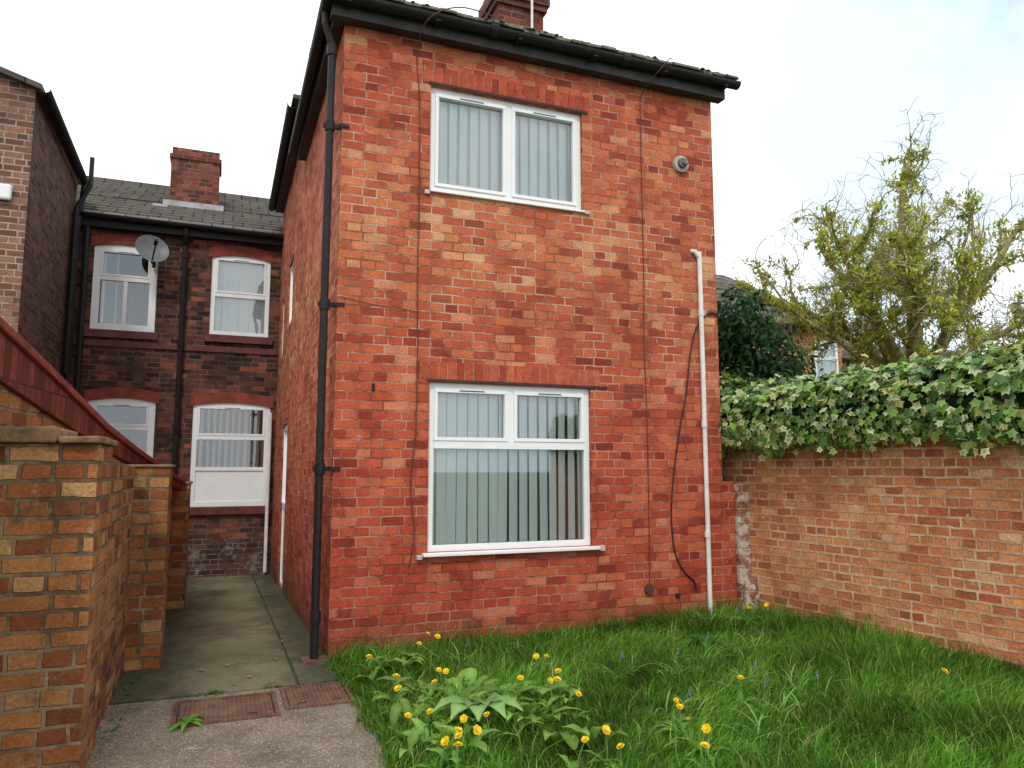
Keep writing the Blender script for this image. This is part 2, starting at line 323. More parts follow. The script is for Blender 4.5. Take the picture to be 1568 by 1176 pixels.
def window(name,mp,u0,u1,z0,z1,parent,vert=(),trans=None,vtop=None,slats=True,slat_rot=lambda t:25,slat_gap=.098,panel=None,sash=True,fr=.055,slat_pr=1.0,dep=.04,sheet=None):
    mb=MB(); e=.001
    u0+=e;u1-=e;z0+=e;z1-=e
    mbox(mb,mp,u0,u1,dep,dep+.07,z0,z0+fr);mbox(mb,mp,u0,u1,dep,dep+.07,z1-fr,z1)
    mbox(mb,mp,u0,u0+fr,dep+.002,dep+.068,z0+fr,z1-fr);mbox(mb,mp,u1-fr,u1,dep+.002,dep+.068,z0+fr,z1-fr)
    cells=[]
    if trans:
        mbox(mb,mp,u0+fr,u1-fr,dep-.004,dep+.066,trans-.035,trans+.035)
        vt=vtop if vtop is not None else vert
        edges=[u0+fr,*vt,u1-fr]
        for v in vt: mbox(mb,mp,v-.03,v+.03,dep+.001,dep+.064,trans+.035,z1-fr)
        for a,b in zip(edges,edges[1:]): cells.append((a+(.03 if a in vt else 0),b-(.03 if b in vt else 0),trans+.035,z1-fr,True))
        top=trans-.035
    else: top=z1-fr
    bot=z0+fr
    if panel:
        mbox(mb,mp,u0+fr,u1-fr,dep+.02,dep+.05,z0+fr,panel-.03); mbox(mb,mp,u0+fr,u1-fr,dep-.003,dep+.063,panel-.03,panel+.03); bot=panel+.03
    edges=[u0+fr,*vert,u1-fr]
    for v in vert: mbox(mb,mp,v-.03,v+.03,dep+.001,dep+.064,bot,top)
    for a,b in zip(edges,edges[1:]): cells.append((a+(.03 if a in vert else 0),b-(.03 if b in vert else 0),bot,top,not trans))
    g=MB(); s2=.032
    for (a,b,c,d,op) in cells:
        if op and sash:
            mbox(mb,mp,a,b,dep-.012,dep+.05,c,c+s2);mbox(mb,mp,a,b,dep-.012,dep+.05,d-s2,d)
            mbox(mb,mp,a,a+s2,dep-.010,dep+.048,c+s2,d-s2);mbox(mb,mp,b-s2,b,dep-.010,dep+.048,c+s2,d-s2)
            mbox(mb,mp,(a+b)/2-.12,(a+b)/2+.12,dep-.016,dep-.012,d-.02,d-.008,1)
        g.add([mp(a,dep+.03,c),mp(b,dep+.03,c),mp(b,dep+.03,d),mp(a,dep+.03,d)],[(0,1,2,3)])
    mb.build(name+'_frame',[M['upvc'],M['galv']],parent,bevel=.004)
    g.build(name+'_glass',[M['glass']],parent)
    if slats:
        s=MB(); u=u0+.05
        while u<u1-.03:
            if random.random()<slat_pr:
                t=(u-u0)/(u1-u0); an=math.radians(slat_rot(t)+random.uniform(-5,5)); w=.0445
                du,dd=math.cos(an)*w,math.sin(an)*w; d0=dep+.095
                zb=(panel or z0)+.02+random.uniform(0,.01); sw=random.uniform(-.011,.011)
                P=[mp(u-du+sw,d0-dd,zb),mp(u+du+sw,d0+dd,zb),mp(u+du,d0+dd,z1),mp(u-du,d0-dd,z1)]
                s.add(P,[(0,1,2,3)])
            u+=slat_gap
        mbox(s,mp,u0,u1,dep+.072,dep+.12,z1-.05,z1-.001)
        s.build(name+'_vertical_blind',[M['slat']],parent)
    if sheet:  # added backing sheet; its pale colour stands in for light behind the slats
        a,b,k=sheet; s=MB(); n=int((b-a)/.03); vs=[]
        for i in range(n+1):
            u=a+(b-a)*i/n; d=dep+.145+.008*math.sin(i*1.3)
            vs+= [mp(u,d,z0-.0),mp(u,d,z1)]
        s.add(vs,[(2*i,2*i+2,2*i+3,2*i+1) for i in range(n)]); s.build(name+'_added_backing',[M[k]],parent)
house=empty('brick_house')
LW=(.82,2.42,.83,2.32); UW=(.80,2.36,4.08,5.09)
FM=frontmap(0); SM=sidemap(0)
mb=MB()
wall(mb,FM,0,3.92,-.3,5.62,[LW,UW],.13)
DOOR=(4.6,5.5,-.14,2.2); SW1=(4.55,5.3,3.65,4.65); SW2=(6.05,6.5,3.35,4.35)
wall(mb,SM,0,7.0,-.5,5.62,[DOOR,SW1,SW2],.12)
mb.add([(3.92,0,-.3),(3.92,7,-.3),(3.92,7,5.62),(3.92,0,5.62)],[(0,1,2,3)])
mb.add([(-.0,3.2,5.62),(3.92,3.2,5.62),(3.92,3.2,6.25),(0,3.2,6.25)],[(0,1,2,3)])
mb.add([(0,3.2,5.62),(0,7,5.62),(0,7,6.25),(0,3.2,6.25)],[(0,1,2,3)])
mb.add([(3.92,3.2,5.62),(3.92,7,5.62),(3.92,7,6.25),(3.92,3.2,6.25)],[(0,1,2,3)])
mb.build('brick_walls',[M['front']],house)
mb=MB()
mb.box(.70,2.52,-.003,.05,2.345,2.50,0,True); mb.box(.72,2.44,-.003,.05,5.115,5.27,0,True)
mb.build('soldier_courses',[M['soldier']],house)
mb=MB()
mb.box(.80,2.60,-.012,.036,2.322,2.345); mb.box(.78,2.42,-.014,.036,5.092,5.118)
mb.build('lintel_strips',[M['wood']],house)
mb=MB()
mb.box(.77,2.47,-.07,.045,.80,.829,0); mb.box(.80,2.37,-.03,.045,4.058,4.079,0)
mb.box(.72,.768,-.045,.02,.775,.815,1); mb.box(2.472,2.53,-.05,.02,.785,.835,1); mb.box(.75,.798,-.03,.02,4.03,4.07,1); mb.box(2.372,2.42,-.03,.02,4.045,4.085,1)
mb.build('window_sills',[M['upvc'],M['conc_sill']],house,bevel=.005)
window('lower_window',FM,*LW,house,vert=(),trans=1.765,vtop=(1.61,),slat_rot=lambda t:-4+24*t,slat_gap=.100,sheet=(.82,1.46,'sheet2'))
window('upper_window',FM,*UW,house,vert=(1.59,),slat_rot=lambda t:16,slat_gap=.104,sheet=(.80,2.36,'sheet'))
window('side_door',SM,*DOOR,house,panel=1.0,slats=False,dep=.03)
window('side_window',SM,*SW1,house,slats=True,dep=.03)
window('side_window_small',SM,*SW2,house,slats=True,dep=.03)
mb=MB(); mb.add([(.05,2.6,-.2),(3.9,2.6,-.2),(3.9,2.6,5.5),(.05,2.6,5.5)],[(0,1,2,3)]); mb.add([(.05,.14,3.0),(3.9,.14,3.0),(3.9,2.6,3.0),(.05,2.6,3.0)],[(0,1,2,3)])
mb.build('interior_walls',[M['room']],house)
def hip(mb,x0,x1,y0,y1,ze,zr,hx0,hx1,yr,th=.05,mat=0):
    e=[(x0,y0,ze),(x1,y0,ze),(x1,y1,ze),(x0,y1,ze)]; r=[(hx0,yr,zr),(hx1,yr,zr)]
    mb.add(e+r,[(0,1,5,4),(1,2,5),(2,3,4,5),(3,0,4)],mat)
    b=[(p[0],p[1],p[2]-th) for p in e]
    mb.add(e+b,[(0,4,5,1),(1,5,6,2),(2,6,7,3),(3,7,4,0),(4,7,6,5)],mat)
mb=MB(); hip(mb,-.17,4.06,-.20,3.35,5.69,6.35,1.6,2.3,1.6); hip(mb,-.20,4.1,3.0,7.2,6.28,6.95,1.8,2.4,5.1)
mb.build('roof',[M['roof']],house)
mb=MB(); x=-.18
while x<4.04:
    w=.165; j=random.uniform(-.012,.012); k=random.uniform(-.004,.012)
    b4=[(x+.004,-.245+j,5.665+k),(x+w-.004,-.245+j,5.665+k),(x+w-.004,.2,5.82+k),(x+.004,.2,5.82+k)]
    mb.hexa(b4,[(p[0],p[1],p[2]+.035) for p in b4]); x+=w
yy=-.18
while yy<2.9:
    w=.165; k=random.uniform(-.006,.008);j=random.uniform(-.01,.01)
    b4=[(-.205+j,yy+.004,5.665+k),(.1,yy+.004,5.79+k),(.1,yy+w-.004,5.79+k),(-.205+j,yy+w-.004,5.665+k)]
    mb.hexa(b4,[(p[0],p[1],p[2]+.028) for p in b4]); yy+=w
mb.build('eave_tiles',[M['rooffront']],house,bevel=.006)
mb=MB()
mb.box(-.13,4.02,-.12,-.003,5.50,5.64); mb.box(-.10,-.003,0,3.2,5.50,5.64); mb.box(-.14,-.003,3.2,7.0,6.05,6.23); mb.box(-.02,3.95,3.08,3.198,6.08,6.23)
mb.build('fascia',[M['fascia']],house)
def halfgutter(mb,p0,p1,r,th=.006):
    p0=Vector(p0);p1=Vector(p1);t=(p1-p0).normalized();s=t.cross(Vector((0,0,1))).normalized();n=8
    vs=[]
    for p in (p0,p1):
        for rr in (r,r-th):
            for k in range(n+1):
                a=math.pi+math.pi*k/n; vs.append(p+s*math.cos(a)*rr+Vector((0,0,1))*math.sin(a)*rr)
    m_=n+1; fs=[]
    for k in range(n):
        fs+= [(k,k+1,2*m_+k+1,2*m_+k),(m_+k,m_+k+1,3*m_+k+1,3*m_+k),(k,k+1,m_+k+1,m_+k),(2*m_+k,2*m_+k+1,3*m_+k+1,3*m_+k)]
    fs+=[(0,m_,3*m_,2*m_),(n,m_+n,3*m_+n,2*m_+n)]
    mb.add(vs,fs)
mb=MB(); halfgutter(mb,(-.22,-.185,5.65),(4.14,-.185,5.66),.062); halfgutter(mb,(-.165,-.2,5.64),(-.165,3.2,5.58),.058); halfgutter(mb,(-.2,3.1,6.2),(-.2,7.0,6.12),.06)
for x in (.0,.8,1.6,2.4,3.2,3.95): mb.box(x-.02,x+.02,-.245,-.12,5.578,5.592)
for x in (1.35,2.75): mb.tube([(x-.04,-.185,5.65),(x+.04,-.185,5.65)],.070,12)
mb.build('gutters',[M['black']],house)
mb=MB()
mb.tube([(-.165,.02,5.58),(-.165,.02,5.48),(-.10,.04,5.30),(-.10,.04,5.0),(-.105,.04,2.6),(-.105,.04,0.02)],.034,10)
for z in (5.25,4.55,2.95,1.55,.35): mb.tube([(-.102,.04,z-.045),(-.102,.04,z+.045)],.044,10)
for z in (4.55,2.95,1.55): mb.box(-.16,-.002,.028,.052,z-.02,z+.02); mb.box(-.03,.06,-.014,-.002,z-.015,z+.015)
mb.build('downpipe',[M['black']],house,smooth=False)
mb=MB(); mb.box(-.2,.0,-.08,.15,-.03,.022); mb.build('drain_block',[plain('drain_tile',(.20,.10,.07),.9,.3,9,bumpd=.004)],house)
mb=MB()
def lump(mb,c,r,flat=.6,mat=0):
    n=6; vs=[];fs=[]
    for i in range(4):
        a=math.pi/2*(i/3.0); rr=math.cos(a)*r; zz=math.sin(a)*r*flat
        for k in range(n):
            an=2*math.pi*k/n+i*.3; q=1+random.uniform(-.2,.2)
            vs.append((c[0]+math.cos(an)*rr*q,c[1]+math.sin(an)*rr*q,c[2]+zz))
    for i in range(3):
        for k in range(n): fs.append((i*n+k,i*n+(k+1)%n,(i+1)*n+(k+1)%n,(i+1)*n+k))
    mb.add(vs,fs,mat)
for i in range(420):
    x=random.uniform(-.15,4.0); y=random.uniform(-.25,.02)
    if mnoise.noise((x*2,y*2,5))>-.2: lump(mb,(x,y,5.70+(y+.235)*.36),random.uniform(.012,.04))
mb.build('roof_moss',[plain('moss',(.24,.23,.14),.95,.3,30,col2=(.10,.10,.06))],house)
mb=MB(); cx0,cx1,cy0,cy1=2.28,2.92,2.2,2.75
mb.box(cx0,cx1,cy0,cy1,5.8,7.62); mb.box(cx0-.04,cx1+.04,cy0-.04,cy1+.04,7.62,7.70); mb.box(cx0-.07,cx1+.07,cy0-.07,cy1+.07,7.70,7.86); mb.box(cx0-.02,cx1+.02,cy0-.02,cy1+.02,7.86,7.98)
mb.build('chimney',[M['chim']],house)
mb=MB(); mb.tube([(2.72,2.12,6.3),(2.72,2.12,8.4)],.018,8); mb.build('aerial_mast',[M['whitepipe']],house)
mb=MB(); mb.tube([(3.69,-.035,3.80),(3.695,-.035,2.2),(3.70,-.035,.08)],.024,10)
mb.tube([(3.69,-.035,3.74),(3.64,-.03,3.80),(3.62,.03,3.82)],.024,10)
for z in (3.15,2.0,.9): mb.tube([(3.693,-.035,z-.03),(3.693,-.035,z+.03)],.030,10)
mb.build('waste_pipe',[M['whitepipe']],house,smooth=False)
def spl(pts,n=12):
    out=[]; P=[Vector(p) for p in pts]
    for i in range(len(P)-1):
        p0=P[max(i-1,0)];p1=P[i];p2=P[i+1];p3=P[min(i+2,len(P)-1)]
        for k in range(n):
            t=k/n; out.append(.5*((2*p1)+(-p0+p2)*t+(2*p0-5*p1+4*p2-p3)*t*t+(-p0+3*p1-3*p2+p3)*t**3))
    out.append(P[-1]); return out
mb=MB()
mb.tube(spl([(3.93,-.01,3.14),(3.85,-.012,3.17),(3.75,-.012,3.12),(3.64,-.012,2.98),(3.56,-.012,2.7),(3.50,-.012,2.3),(3.42,-.012,1.98),(3.33,-.012,1.5),(3.29,-.012,1.1),(3.32,-.012,.75),(3.42,-.012,.55),(3.53,-.012,.45),(3.56,-.012,.36)]),.008,6)
mb.box(3.32,3.36,-.03,-.002,.30,.34)
mb.build('black_cable',[M['bcable']],house)
mb=MB()
mb.tube(spl([(.66,-.012,.72),(.70,-.012,1.0),(.66,-.012,1.4),(.70,-.012,1.9),(.705,-.012,2.6),(.695,-.012,3.3),(.70,-.012,3.9),(.69,-.012,4.9),(.66,-.02,5.35),(.70,-.26,5.56),(1.0,-.30,5.72),(1.5,-.1,5.82)]),.0055,6)
mb.tube(spl([(3.0,-.012,.42),(3.03,-.012,.6),(3.035,-.012,2.0),(3.02,-.012,2.8),(3.03,-.012,3.5),(3.03,-.012,5.1),(3.05,-.02,5.42),(3.12,-.26,5.58),(3.22,-.28,5.70),(3.3,-.2,5.76)]),.0055,6)
mb.tube([(0.02,-.008,3.02),(.3,-.012,2.97),(.7,-.010,2.94)],.003,4)
mb.build('phone_cables',[M['cable']],house)
mb=MB(); mb.tube([(3.5,-.04,4.73),(3.5,.0,4.73)],.088,20); mb.tube([(3.5,-.075,4.73),(3.5,-.04,4.73)],.052,16,1); mb.tube([(3.53,-.10,4.70),(3.50,-.075,4.73)],.02,8,1)
mb.build('round_vent',[M['conc_sill'],M['galv']],house)
mb=MB(); mb.box(2.79,3.01,-.004,.02,2.24,2.38,0)
for i in range(7):
    for j in range(3): mb.box(2.805+i*.028,2.817+i*.028,-.006,-.003,2.258+j*.04,2.275+j*.04,1)
mb.build('air_brick',[M['redpaint'],M['wood']],house)
mb=MB(); mb.tube([(3.02,-.03,.40),(3.02,.0,.40)],.05,14); mb.build('gas_stub',[M['cable']],house)
mb=MB(); mb.box(.31,.335,-.012,.0,2.22,2.28); mb.build('wall_clip',[M['black']],house)
# ---- rear terraced house
rear=empty('terraced_house'); RM=frontmap(7.0)
wins=[(-2.9,-1.96,3.77,5.2),(-1.13,-.18,3.80,5.2),(-2.85,-1.88,1.30,2.68),(-1.32,-.10,.93,2.66)]
mb=MB(); wall(mb,RM,-3.2,0.0,-.5,5.62,wins,.10)
mb.add([(0,7.01,-.5),(5,7.01,-.5),(5,7.01,5.62),(0,7.01,5.62)],[(0,1,2,3)])
mb.add([(5,7.01,-.5),(5,14,-.5),(5,14,5.62),(5,7.01,5.62)],[(0,1,2,3)])
mb.add([(-9,14,-.5),(5,14,-.5),(5,14,5.62),(-9,14,5.62)],[(0,1,2,3)])
mb.add([(5,7,5.62),(5,14,5.62),(5,10.5,7.4)],[(0,1,2)])
mb.build('brick_walls',[M['rear']],rear)
mb=MB()
for (a,b,c,d) in wins:
    n=10;low=[];up=[]
    for i in range(n+1):
        t=i/n; u=a-.05+(b-a+.1)*t; h=(1-(2*t-1)**2)
        low.append((u,d-.075+.075*h)); up.append((u,d+.10+.075*h))
    for i in range(n):
        q=[low[i],low[i+1],up[i+1],up[i]]
        mb.hexa([(q[0][0],6.985,q[0][1]),(q[1][0],6.985,q[1][1]),(q[1][0],7.06,q[1][1]),(q[0][0],7.06,q[0][1])],
                [(q[3][0],6.985,q[3][1]),(q[2][0],6.985,q[2][1]),(q[2][0],7.06,q[2][1]),(q[3][0],7.06,q[3][1])])
mb.build('arched_lintels',[M['redpaint']],rear)
mb=MB()
for (a,b,c,d) in wins: mb.box(a-.07,b+.07,6.93,7.05,c-.13,c-.002)
mb.box(-3.15,-.02,6.975,6.999,3.50,3.60)
mb.build('painted_sills',[M['redsill']],rear,bevel=.006)
window('upper_left_window',RM,*wins[0],rear,trans=4.63,vtop=(),vert=(-2.42,),slat_rot=lambda t:78,dep=.02,fr=.11,slat_pr=.5)
window('upper_right_window',RM,*wins[1],rear,trans=4.5,vtop=(),slat_rot=lambda t:0,dep=.02,fr=.07,slat_gap=.089)
window('lower_left_window',RM,*wins[2],rear,trans=2.2,vtop=(),slats=False,dep=.02,fr=.10)
window('lower_right_window',RM,*wins[3],rear,trans=2.07,vtop=(),slat_rot=lambda t:60,panel=1.55,dep=.02,fr=.08)
mb=MB()
mb.add([(-9,6.8,5.62),(5.2,6.8,5.62),(5.2,10.5,7.45),(-9,10.5,7.45),(5.2,14.2,5.62),(-9,14.2,5.62)],[(0,1,2,3),(3,2,4,5)])
mb.add([(-9,6.8,5.56),(5.2,6.8,5.56),(5.2,6.8,5.62),(-9,6.8,5.62)],[(0,1,2,3)])
for i in range(1,15):
    yy=6.8+3.7*i/15; zz=5.62+1.83*i/15; mb.box(-9,5.2,yy-.012,yy+.012,zz-.03,zz+.022)
mb.box(-9,5.2,10.42,10.58,7.40,7.50)
mb.build('roof',[M['roofgrey']],rear)
mb=MB(); halfgutter(mb,(-3.15,6.76,5.60),(-.0,6.76,5.57),.06); mb.box(-3.15,-.003,6.85,6.995,5.42,5.56)
mb.tube([(-1.55,6.78,5.52),(-1.55,6.80,5.42),(-1.55,6.93,5.25),(-1.55,6.93,1.0),(-1.55,6.93,-.1)],.042,8)
for z in (5.1,3.6,2.2): mb.tube([(-1.55,6.93,z-.05),(-1.55,6.93,z+.05)],.055,8)
mb.tube([(-3.0,6.9,5.5),(-3.0,6.9,3.0),(-3.0,6.9,-.1)],.05,8)
mb.build('gutter_and_pipes',[M['black']],rear)
mb=MB(); mb.tube([(-.10,6.9,2.5),(-.10,6.9,.6),(-.10,6.88,-.15)],.03,8); mb.build('white_pipe',[M['whitepipe']],rear)
mb=MB(); mb.box(-1.95,-1.1,8.5,9.15,6.0,7.38); mb.box(-1.98,-1.07,8.47,9.18,7.38,7.46); mb.box(-1.94,-1.11,8.51,9.14,7.46,7.60)
mb.build('chimney',[M['chim']],rear)
mb=MB(); mb.box(-2.05,-1.0,8.42,9.25,6.40,6.53); mb.box(-2.2,-1.95,8.2,8.5,6.28,6.36); mb.build('chimney_flashing',[M['lead']],rear)
mb=MB(); mb.box(-1.45,-.02,6.97,6.998,-.25,.42); mb.build('flaking_base_render',[M['rearbase']],rear)
mb=MB()
for i in range(90):
    x=random.uniform(-1.3,-.15);y=random.uniform(5.9,6.9) if random.random()<.6 else random.uniform(-.5,5); s=random.uniform(.008,.026); z=gzf(x,y)+.018; a=random.random()*6
    mb.add([(x+s*math.cos(a+k*1.57),y+s*math.sin(a+k*1.57),z+random.uniform(0,.01)) for k in range(4)],[(0,1,2,3)])
for i in range(70):
    x=random.uniform(-1.4,-.02);y=random.uniform(-3.2,-.7); s=random.uniform(.004,.012); z=.010; a=random.random()*6
    if -1.12<x and y>-1.3: z=.022
    mb.add([(x+s*math.cos(a+k*1.57),y+s*math.sin(a+k*1.57),z+random.uniform(0,.006)) for k in range(4)],[(0,1,2,3)])
mb.build('leaf_litter',[plain('dead_leaf',(.32,.24,.14),.9,.3,3,col2=(.10,.06,.035))])
def make_dish(c,ax,wallpt,R_=.26):
    dish=empty('satellite_dish'); mb=MB(); n=20; c=Vector(c); ax=Vector(ax).normalized(); a=ax.orthogonal().normalized(); b=ax.cross(a)
    vs=[];fs=[]
    for i in range(6):
        r=R_*i/5+.001; dp=.25*(r*r)/R_-.06
        for k in range(n):
            an=2*math.pi*k/n; vs.append(c+ax*dp+a*math.cos(an)*r*.92+b*math.sin(an)*r)
    for i in range(5):
        for k in range(n): fs.append((i*n+k,i*n+(k+1)%n,(i+1)*n+(k+1)%n,(i+1)*n+k))
    mb.add(vs,fs); mb.build('reflector',[M['galv'] if R_<.3 else M['lead']],dish,smooth=True)
    mb=MB(); mb.tube([c-ax*.06,c-ax*.14,wallpt],.02,8); mb.tube([c-Vector((0,0,.24)),c+ax*.32-Vector((0,0,.10))],.012,6); mb.tube([c+ax*.28-Vector((0,0,.09)),c+ax*.36-Vector((0,0,.06))],.03,8)
    w=Vector(wallpt); mb.tube([w-Vector((0,.03,.1)),w+Vector((0,-.03,.1))],.025,6)
    mb.build('arm_and_lnb',[M['black']],dish)
make_dish((-2.02,6.55,5.06),(.25,-1,.35),(-2.02,6.99,4.95))
make_dish((16.9,10.3,5.75),(-.5,-1,.35),(17.0,11.0,4.7),.36)
# ---- left neighbour wing
nb=empty('brick_house'); mb=MB()
mb.add([(-9,4,-.4),(-3.2,4,-.4),(-3.2,4,6.25),(-9,4,8.1)],[(0,1,2,3)],0)
mb.add([(-3.2,4,-.4),(-3.2,7.0,-.4),(-3.2,7.0,6.25),(-3.2,4,6.25)],[(0,1,2,3)],1)
mb.build('brick_walls',[M['leftb'],M['leftdark']],nb)
mb=MB(); b4=[(-9.2,3.9,8.13),(-3.12,3.9,6.22),(-3.12,7.4,6.22),(-9.2,7.4,8.13)]; mb.hexa(b4,[(p[0],p[1],p[2]+.07) for p in b4]); mb.build('roof',[M['roof']],nb)
mb=MB(); halfgutter(mb,(-3.08,3.9,6.24),(-3.08,7.1,6.14),.06); mb.tube([(-3.08,6.9,6.1),(-3.10,6.8,5.6),(-3.12,6.75,5.3),(-3.12,6.75,0)],.045,8)
mb.tube([(-2.95,6.6,6.0),(-2.95,6.6,6.45)],.035,8); mb.tube([(-3.12,6.6,3),(-3.12,6.6,5.6),(-2.95,6.6,6.0)],.04,8)
mb.build('gutter_and_pipes',[M['black']],nb)
mb=MB(); mb.box(-3.60,-3.36,3.93,3.998,4.78,4.98); mb.build('alarm_box',[M['upvc']],nb,bevel=.03)
# ---- left garden wall
gw=empty('garden_wall')
mb=MB()
def seg(mb,x0a,x1a,ya,za,x0b,x1b,yb,zb,mat=0,base=-.4):
    b4=[(x0a,ya,base),(x1a,ya,base),(x1b,yb,base),(x0b,yb,base)]
    mb.hexa(b4,[(x0a,ya,za),(x1a,ya,za),(x1b,yb,zb),(x0b,yb,zb)],mat)
seg(mb,-2.6,-1.62,-1.4,1.64,-2.3,-1.62,3.9,1.30)
mb.box(-2.6,-1.475,-1.95,-1.39,-.3,1.68)
seg(mb,-1.7,-1.50,-1.392,1.62,-1.7,-1.50,.22,1.56)
mb.box(-1.66,-1.25,.22,.62,-.4,1.56)
seg(mb,-1.7,-1.46,.618,1.50,-1.7,-1.46,3.5,1.35)
mb.box(-1.66,-1.20,3.5,3.9,-.5,1.36)
mb.build('brickwork',[M['pier']],gw,bevel=.008)
mb=MB()
def slab(poly,z0,z1):
    n=len(poly); b=[(x,y,z0) for x,y in poly]; t=[(x*.995-.0085,y,z1+random.uniform(-.012,.008)) for x,y in poly]
    mb.add(b+t,[tuple(range(n))[::-1],tuple(range(n,2*n))]+[(i,(i+1)%n,n+(i+1)%n,n+i) for i in range(n)])
slab([(-1.95,-1.99),(-1.85,-2.005),(-1.76,-1.985),(-1.665,-2.0),(-1.675,-1.8),(-1.64,-1.62),(-1.66,-1.40),(-1.93,-1.40)],1.682,1.765)
slab([(-1.655,-1.99),(-1.56,-2.005),(-1.47,-1.985),(-1.445,-1.86),(-1.455,-1.55),(-1.45,-1.38),(-1.645,-1.40),(-1.63,-1.62),(-1.66,-1.8)],1.682,1.725)
mb.box(-1.68,-1.23,.20,.64,1.562,1.585); mb.box(-1.68,-1.18,3.48,3.92,1.362,1.40)
mb.build('capstones',[M['stone']],gw,bevel=.010)
prof=[(-3.6,2.55,.30),(-2,2.27,.28),(-1.41,2.16,.26),(-.06,1.89,.19),(1.16,1.71,.16),(2.99,1.475,.13),(3.9,1.40,.10)]
mb=MB(); mc=MB()
def cx(y): return -1.95+.1167*(y+2)
for (ya,za,ta),(yb,zb,tb) in zip(prof,prof[1:]):
    xa,xb=cx(ya),cx(yb)
    b4=[(xa-.22,ya,za-ta),(xa+.03,ya,za-ta),(xb+.03,yb,zb-tb),(xb-.22,yb,zb-tb)]
    t4=[(xa-.22,ya,za-.05),(xa+.03,ya,za-.05),(xb+.03,yb,zb-.05),(xb-.22,yb,zb-.05)]
    mc.hexa(b4,t4)
    b4=[(xa-.25,ya,za-.049),(xa+.055,ya,za-.049),(xb+.055,yb,zb-.049),(xb-.25,yb,zb-.049)]
    mc.hexa(b4,[(p[0],p[1],p[2]+.049) for p in b4],1)
    b4=[(xa-.2,ya,-.4),(xa,ya,-.4),(xb,yb,-.4),(xb-.2,yb,-.4)]
    if ya<2.5: mb.hexa(b4,[(xa-.2,ya,za-ta),(xa,ya,za-ta),(xb,yb,zb-tb),(xb-.2,yb,zb-tb)])
mb.build('raking_wall',[M['pier']],gw)
M['redbrickband']=brick_mat('red_band_brick',((0,(.14,.03,.02)),(.5,(.23,.046,.03)),(1,(.31,.07,.043))),(.06,.022,.016),(.12,.05,.035),row=.4,width=.085,msize=.006,sq=1,bs_=1,
    stain=((4,.53,.68,(.07,.045,.025),.65),(9,.64,.72,(.40,.22,.16),.4)))
mc.build('red_coping',[M['redbrickband'],M['redpaint']],gw,bevel=.008)
# ---- right garden wall
rw=empty('garden_wall')
def wx(y): return 4.22-.126*y
mb=MB(); n=14; ysr=[.35-(7.0)*i/n for i in range(n+1)]
for a,b in zip(ysr,ysr[1:]):
    seg(mb,wx(a),wx(a)+.23,a,1.82+.03*math.sin(a*3),wx(b),wx(b)+.23,b,1.82+.03*math.sin(b*3),0,-.3)
mb.build('brickwork',[M['rwall']],rw)
st=empty('brick_pier'); mb=MB(); 
seg(mb,3.93,4.08,.02,1.42,3.93,4.08,.30,1.42,0,-.2); 
mb.build('red_part',[M['front']],st,bevel=.01)
mb=MB(); seg(mb,4.082,4.235,-.03,1.40,4.082,4.235,.32,1.38,0,-.2); mb.hexa([(4.05,-.14,.0),(4.26,-.14,.0),(4.26,-.03,.0),(4.05,-.03,.0)],[(4.12,-.09,.42),(4.24,-.10,.5),(4.24,-.03,.5),(4.12,-.03,.42)])
mb.build('whitewashed_part',[M['flaky']],st,bevel=.02)
mb=MB(); mb.tube([(4.245,-.045,1.5),(4.245,-.045,.9),(4.25,-.05,.5)],.012,6); mb.build('thin_pipe',[M['galv']],st)
# ------------------------------------------------------------------ background houses
bg=empty('brick_house'); mb=MB(); mb.box(6,14.95,9.2,13,-.5,5.3); mb.build('brick_walls',[M['rwall']],bg)
mb=MB(); hip(mb,5.7,15.1,8.9,13.3,5.35,7.15,8,12.6,11.1)
for i in range(1,8):
    t=i/8; yy=8.9+2.2*t; zz=5.35+1.8*t; mb.box(5.7+2.3*t,15.1-2.5*t,yy-.012,yy+.012,zz-.03,zz+.03)
mb.build('roof',[M['roofgrey']],bg)
window('window',frontmap(9.1),13.9,14.7,3.7,5.0,bg,trans=4.5,vtop=(),slats=False,dep=-.02)
mb=MB(); mb.box(13.9,14.7,9.18,9.199,3.7,5.0); mb.build('curtain',[M['sheet']],bg)
mb=MB(); halfgutter(mb,(5.7,8.85,5.32),(15.1,8.85,5.32),.07); mb.build('gutter',[M['black']],bg)
bg2=empty('brick_house'); mb=MB(); mb.box(15.6,26,11,15,-.5,4.9); mb.build('brick_walls',[M['rwall']],bg2)
mb=MB(); hip(mb,15.3,26.3,10.7,15.3,4.9,5.9,17,24,13); mb.build('roof',[M['roof']],bg2)
window('window',frontmap(10.98),16.6,17.3,3.3,4.3,bg2,slats=False,dep=-.02)
window('window',frontmap(10.98),18.5,19.7,2.8,4.2,bg2,slats=False,dep=-.02,vert=(19.1,))
mb=MB(); mb.box(18,18.6,12.6,13.2,5.5,6.6); mb.build('chimney',[M['chim']],bg2)
